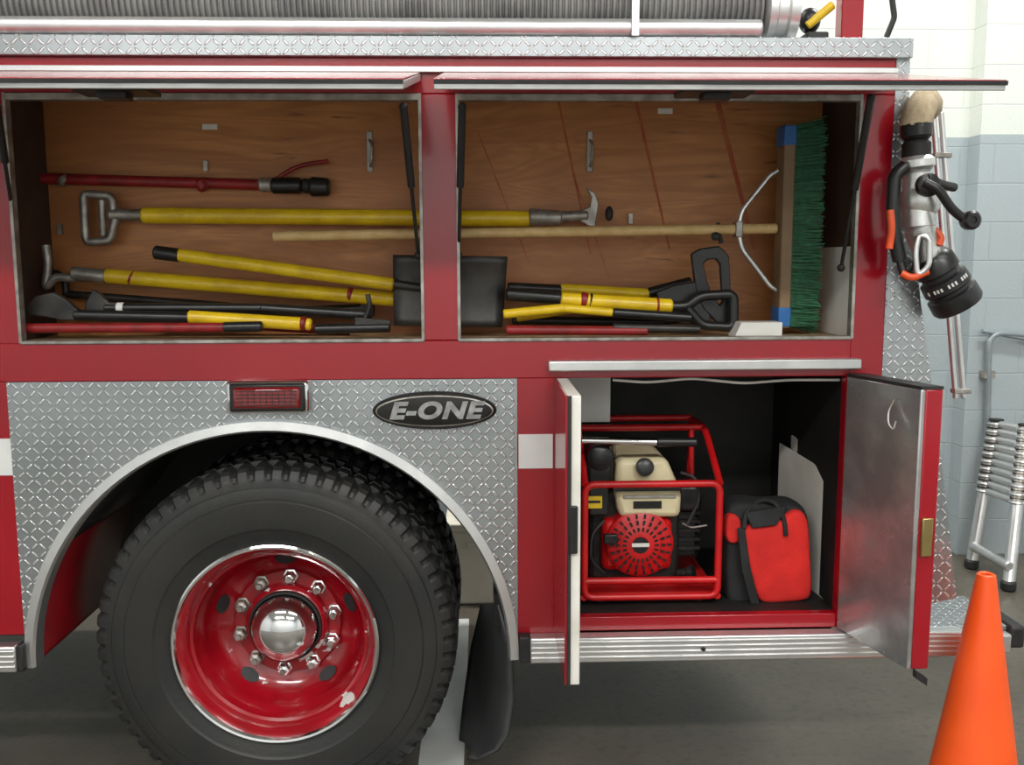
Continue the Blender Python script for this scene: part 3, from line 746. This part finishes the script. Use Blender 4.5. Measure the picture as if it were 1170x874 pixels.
g.append(lathe("stream_tip",P(1062,292,y),ax,[(0,.045),(.012,.055),(L*.3,.057),(L*.33,.051),(L*.40,.051),(L*.43,.062),(L*.62,.064),(L*.65,.058),(L*.70,.058),(L*.73,.067),(L*.94,.068),(L,.062),(L,.045),(L*.92,.04),(L*.92,0)],BLKP,36))
a1=ax.normalized(); cd_=(CAM-P(1080,325,y)); cd_=(cd_-a1*cd_.dot(a1)).normalized(); sd_=a1.cross(cd_)
for k in range(13):
    th=R(-54+k*9); d_=(cd_*math.cos(th)+sd_*math.sin(th)); p_=P(1062,292,y)+ax*.49+d_*.0625
    if k%4!=3: g.append(obox("tip_lettering",p_,d_.cross(a1)*.005,a1*.010,d_*.0015,WHT))
g.append(tube("pistol_grip",[P(1034,190,y-.02),P(1022,200,y-.02),P(1020,240,y-.02),P(1022,270,y-.02),P(1028,298,y-.02)],7.5*K,BLKP,.04))
g.append(tube("grip_orange",[P(1017,240,y-.04),P(1019,262,y-.045),P(1016,284,y-.04)],4*K,ORG2,.02))
g.append(tube("trigger_guard",[P(1028,296,y-.02),P(1034,318,y-.03),P(1046,310,y-.03),P(1050,270,y-.04)],4.5*K,BLKP,.03))
g.append(tube("carabiner",[P(1050,268,y-.06),P(1062,272,y-.07),P(1062,304,y-.07),P(1048,316,y-.06),P(1046,286,y-.06)],3*K,ALU,.02,True))
g.append(tube("orange_lanyard",[P(1030,312,y-.05),P(1042,318,y-.06),P(1060,310,y-.06)],4*K,ORG2,.02))
g.append(tube("orange_lever",[P(1068,262,y-.02),P(1076,272,y-.03),P(1072,280,y-.03)],4*K,ORG2,.01))
group("hose_nozzle",g)

# ---------------------------------------------------------------- traffic cone
c_=P(1127,655,-.13); H_=c_.z
prof=[(0,.150),(.03,.148),(.035,.138),(.055,.133)]
prof+=[(H_-.012,.026),(H_-.003,.024),(H_,.019),(H_-.004,.013),(H_-.2,.03)]
group("traffic_cone",[lathe("cone_body",(c_.x,-.13,0),(0,0,1),prof,ORG,64,True),box("cone_base",c_.x-.18,c_.x+.18,-.31,.05,0,.03,ORG,.012)])

# ---------------------------------------------------------------- telescoping ladder and conduit
g=[]
A0=PZ(1110,645,.02); A1=P(1138,482,2.22)
B0=PZ(1152,670,.02); B1=P(1172,488,2.05)
for (p,q) in ((A0,A1),(B0,B1)):
    g.append(rod("stile",p,p.lerp(q,.55),.030,ALU)); g.append(rod("stile_stack",p.lerp(q,.5),q,.034,DULL))
    g.append(rod("foot",p-Vector((0,0,.02)),p+Vector((0,0,.03)),.036,BLK))
for k in range(10):
    s=.52+k*.052
    p=A0.lerp(A1,s);q=B0.lerp(B1,s)
    g.append(rod("rung_%d"%k,p,q,.019,ALU))
    for c0 in (p,q): g.append(rod("collar_%d"%k,c0-Vector((0,0,.009)),c0+Vector((0,0,.009)),.042,ALU))
    for c0 in (A0.lerp(A1,s+.026),B0.lerp(B1,s+.026)): g.append(rod("collar_gap_%d"%k,c0-Vector((0,0,.005)),c0+Vector((0,0,.005)),.037,BLK))
g.append(rod("bottom_rung",A0+Vector((0,0,.1)),B0+Vector((0,0,.1)),.024,ALU))
off=Vector((.40,-.02,0))
for (p,q) in ((A0+off,A1+off*.6),(B0+off,B1+off*.6)):
    g.append(rod("stile_rear",p,q,.032,ALU))
for k in range(10):
    s=.52+k*.052; g.append(rod("rung_rear_%d"%k,(A0+off).lerp(A1+off*.6,s),(B0+off).lerp(B1+off*.6,s),.019,ALU))
group("telescoping_ladder",g)
yy=WY-.16
group("wall_conduit",[tube("conduit",[P(1128,505,yy),P(1130,380,yy),P(1200,384,yy)],.016,CONDUIT,.08),tube("conduit_b",[P(1122,378,yy),P(1200,392,yy)],.012,CONDUIT),
   box("strap",P(1123,430,yy).x,P(1136,430,yy).x,yy-.01,WY-.12,P(1123,432,yy).z,P(1123,424,yy).z,DULL)])
# ---------------------------------------------------------------- lights
def area(n,x,y,z,sx,sy,e,col=(1,.985,.95)):
    l=bpy.data.lights.new(n,'AREA'); l.shape='RECTANGLE'; l.size=sx; l.size_y=sy; l.energy=e; l.color=col
    o=bpy.data.objects.new(n,l); sc.collection.objects.link(o); o.location=(x,y,z)
    return o
area("rear_fill_light",-1.4,-2.1,4.3,2.4,.4,40)
area("rear_fill_light",1.8,-2.1,4.3,2.4,.4,38)
area("rear_fill_light",-1.8,-4.4,4.3,2.4,.4,165)
area("rear_fill_light",1.8,-4.4,4.3,2.4,.4,165)
area("rear_fill_light",2.6,.7,4.3,1.6,.3,85,(.97,1,.97))
area("rear_fill_light",-1.2,2.0,4.3,2.4,.2,130)  # unseen lamp added to brighten the floor and wall beyond the truck
w=bpy.data.worlds.new("world"); sc.world=w; w.use_nodes=True
w.node_tree.nodes['Background'].inputs[0].default_value=(.5,.5,.5,1); w.node_tree.nodes['Background'].inputs[1].default_value=.3
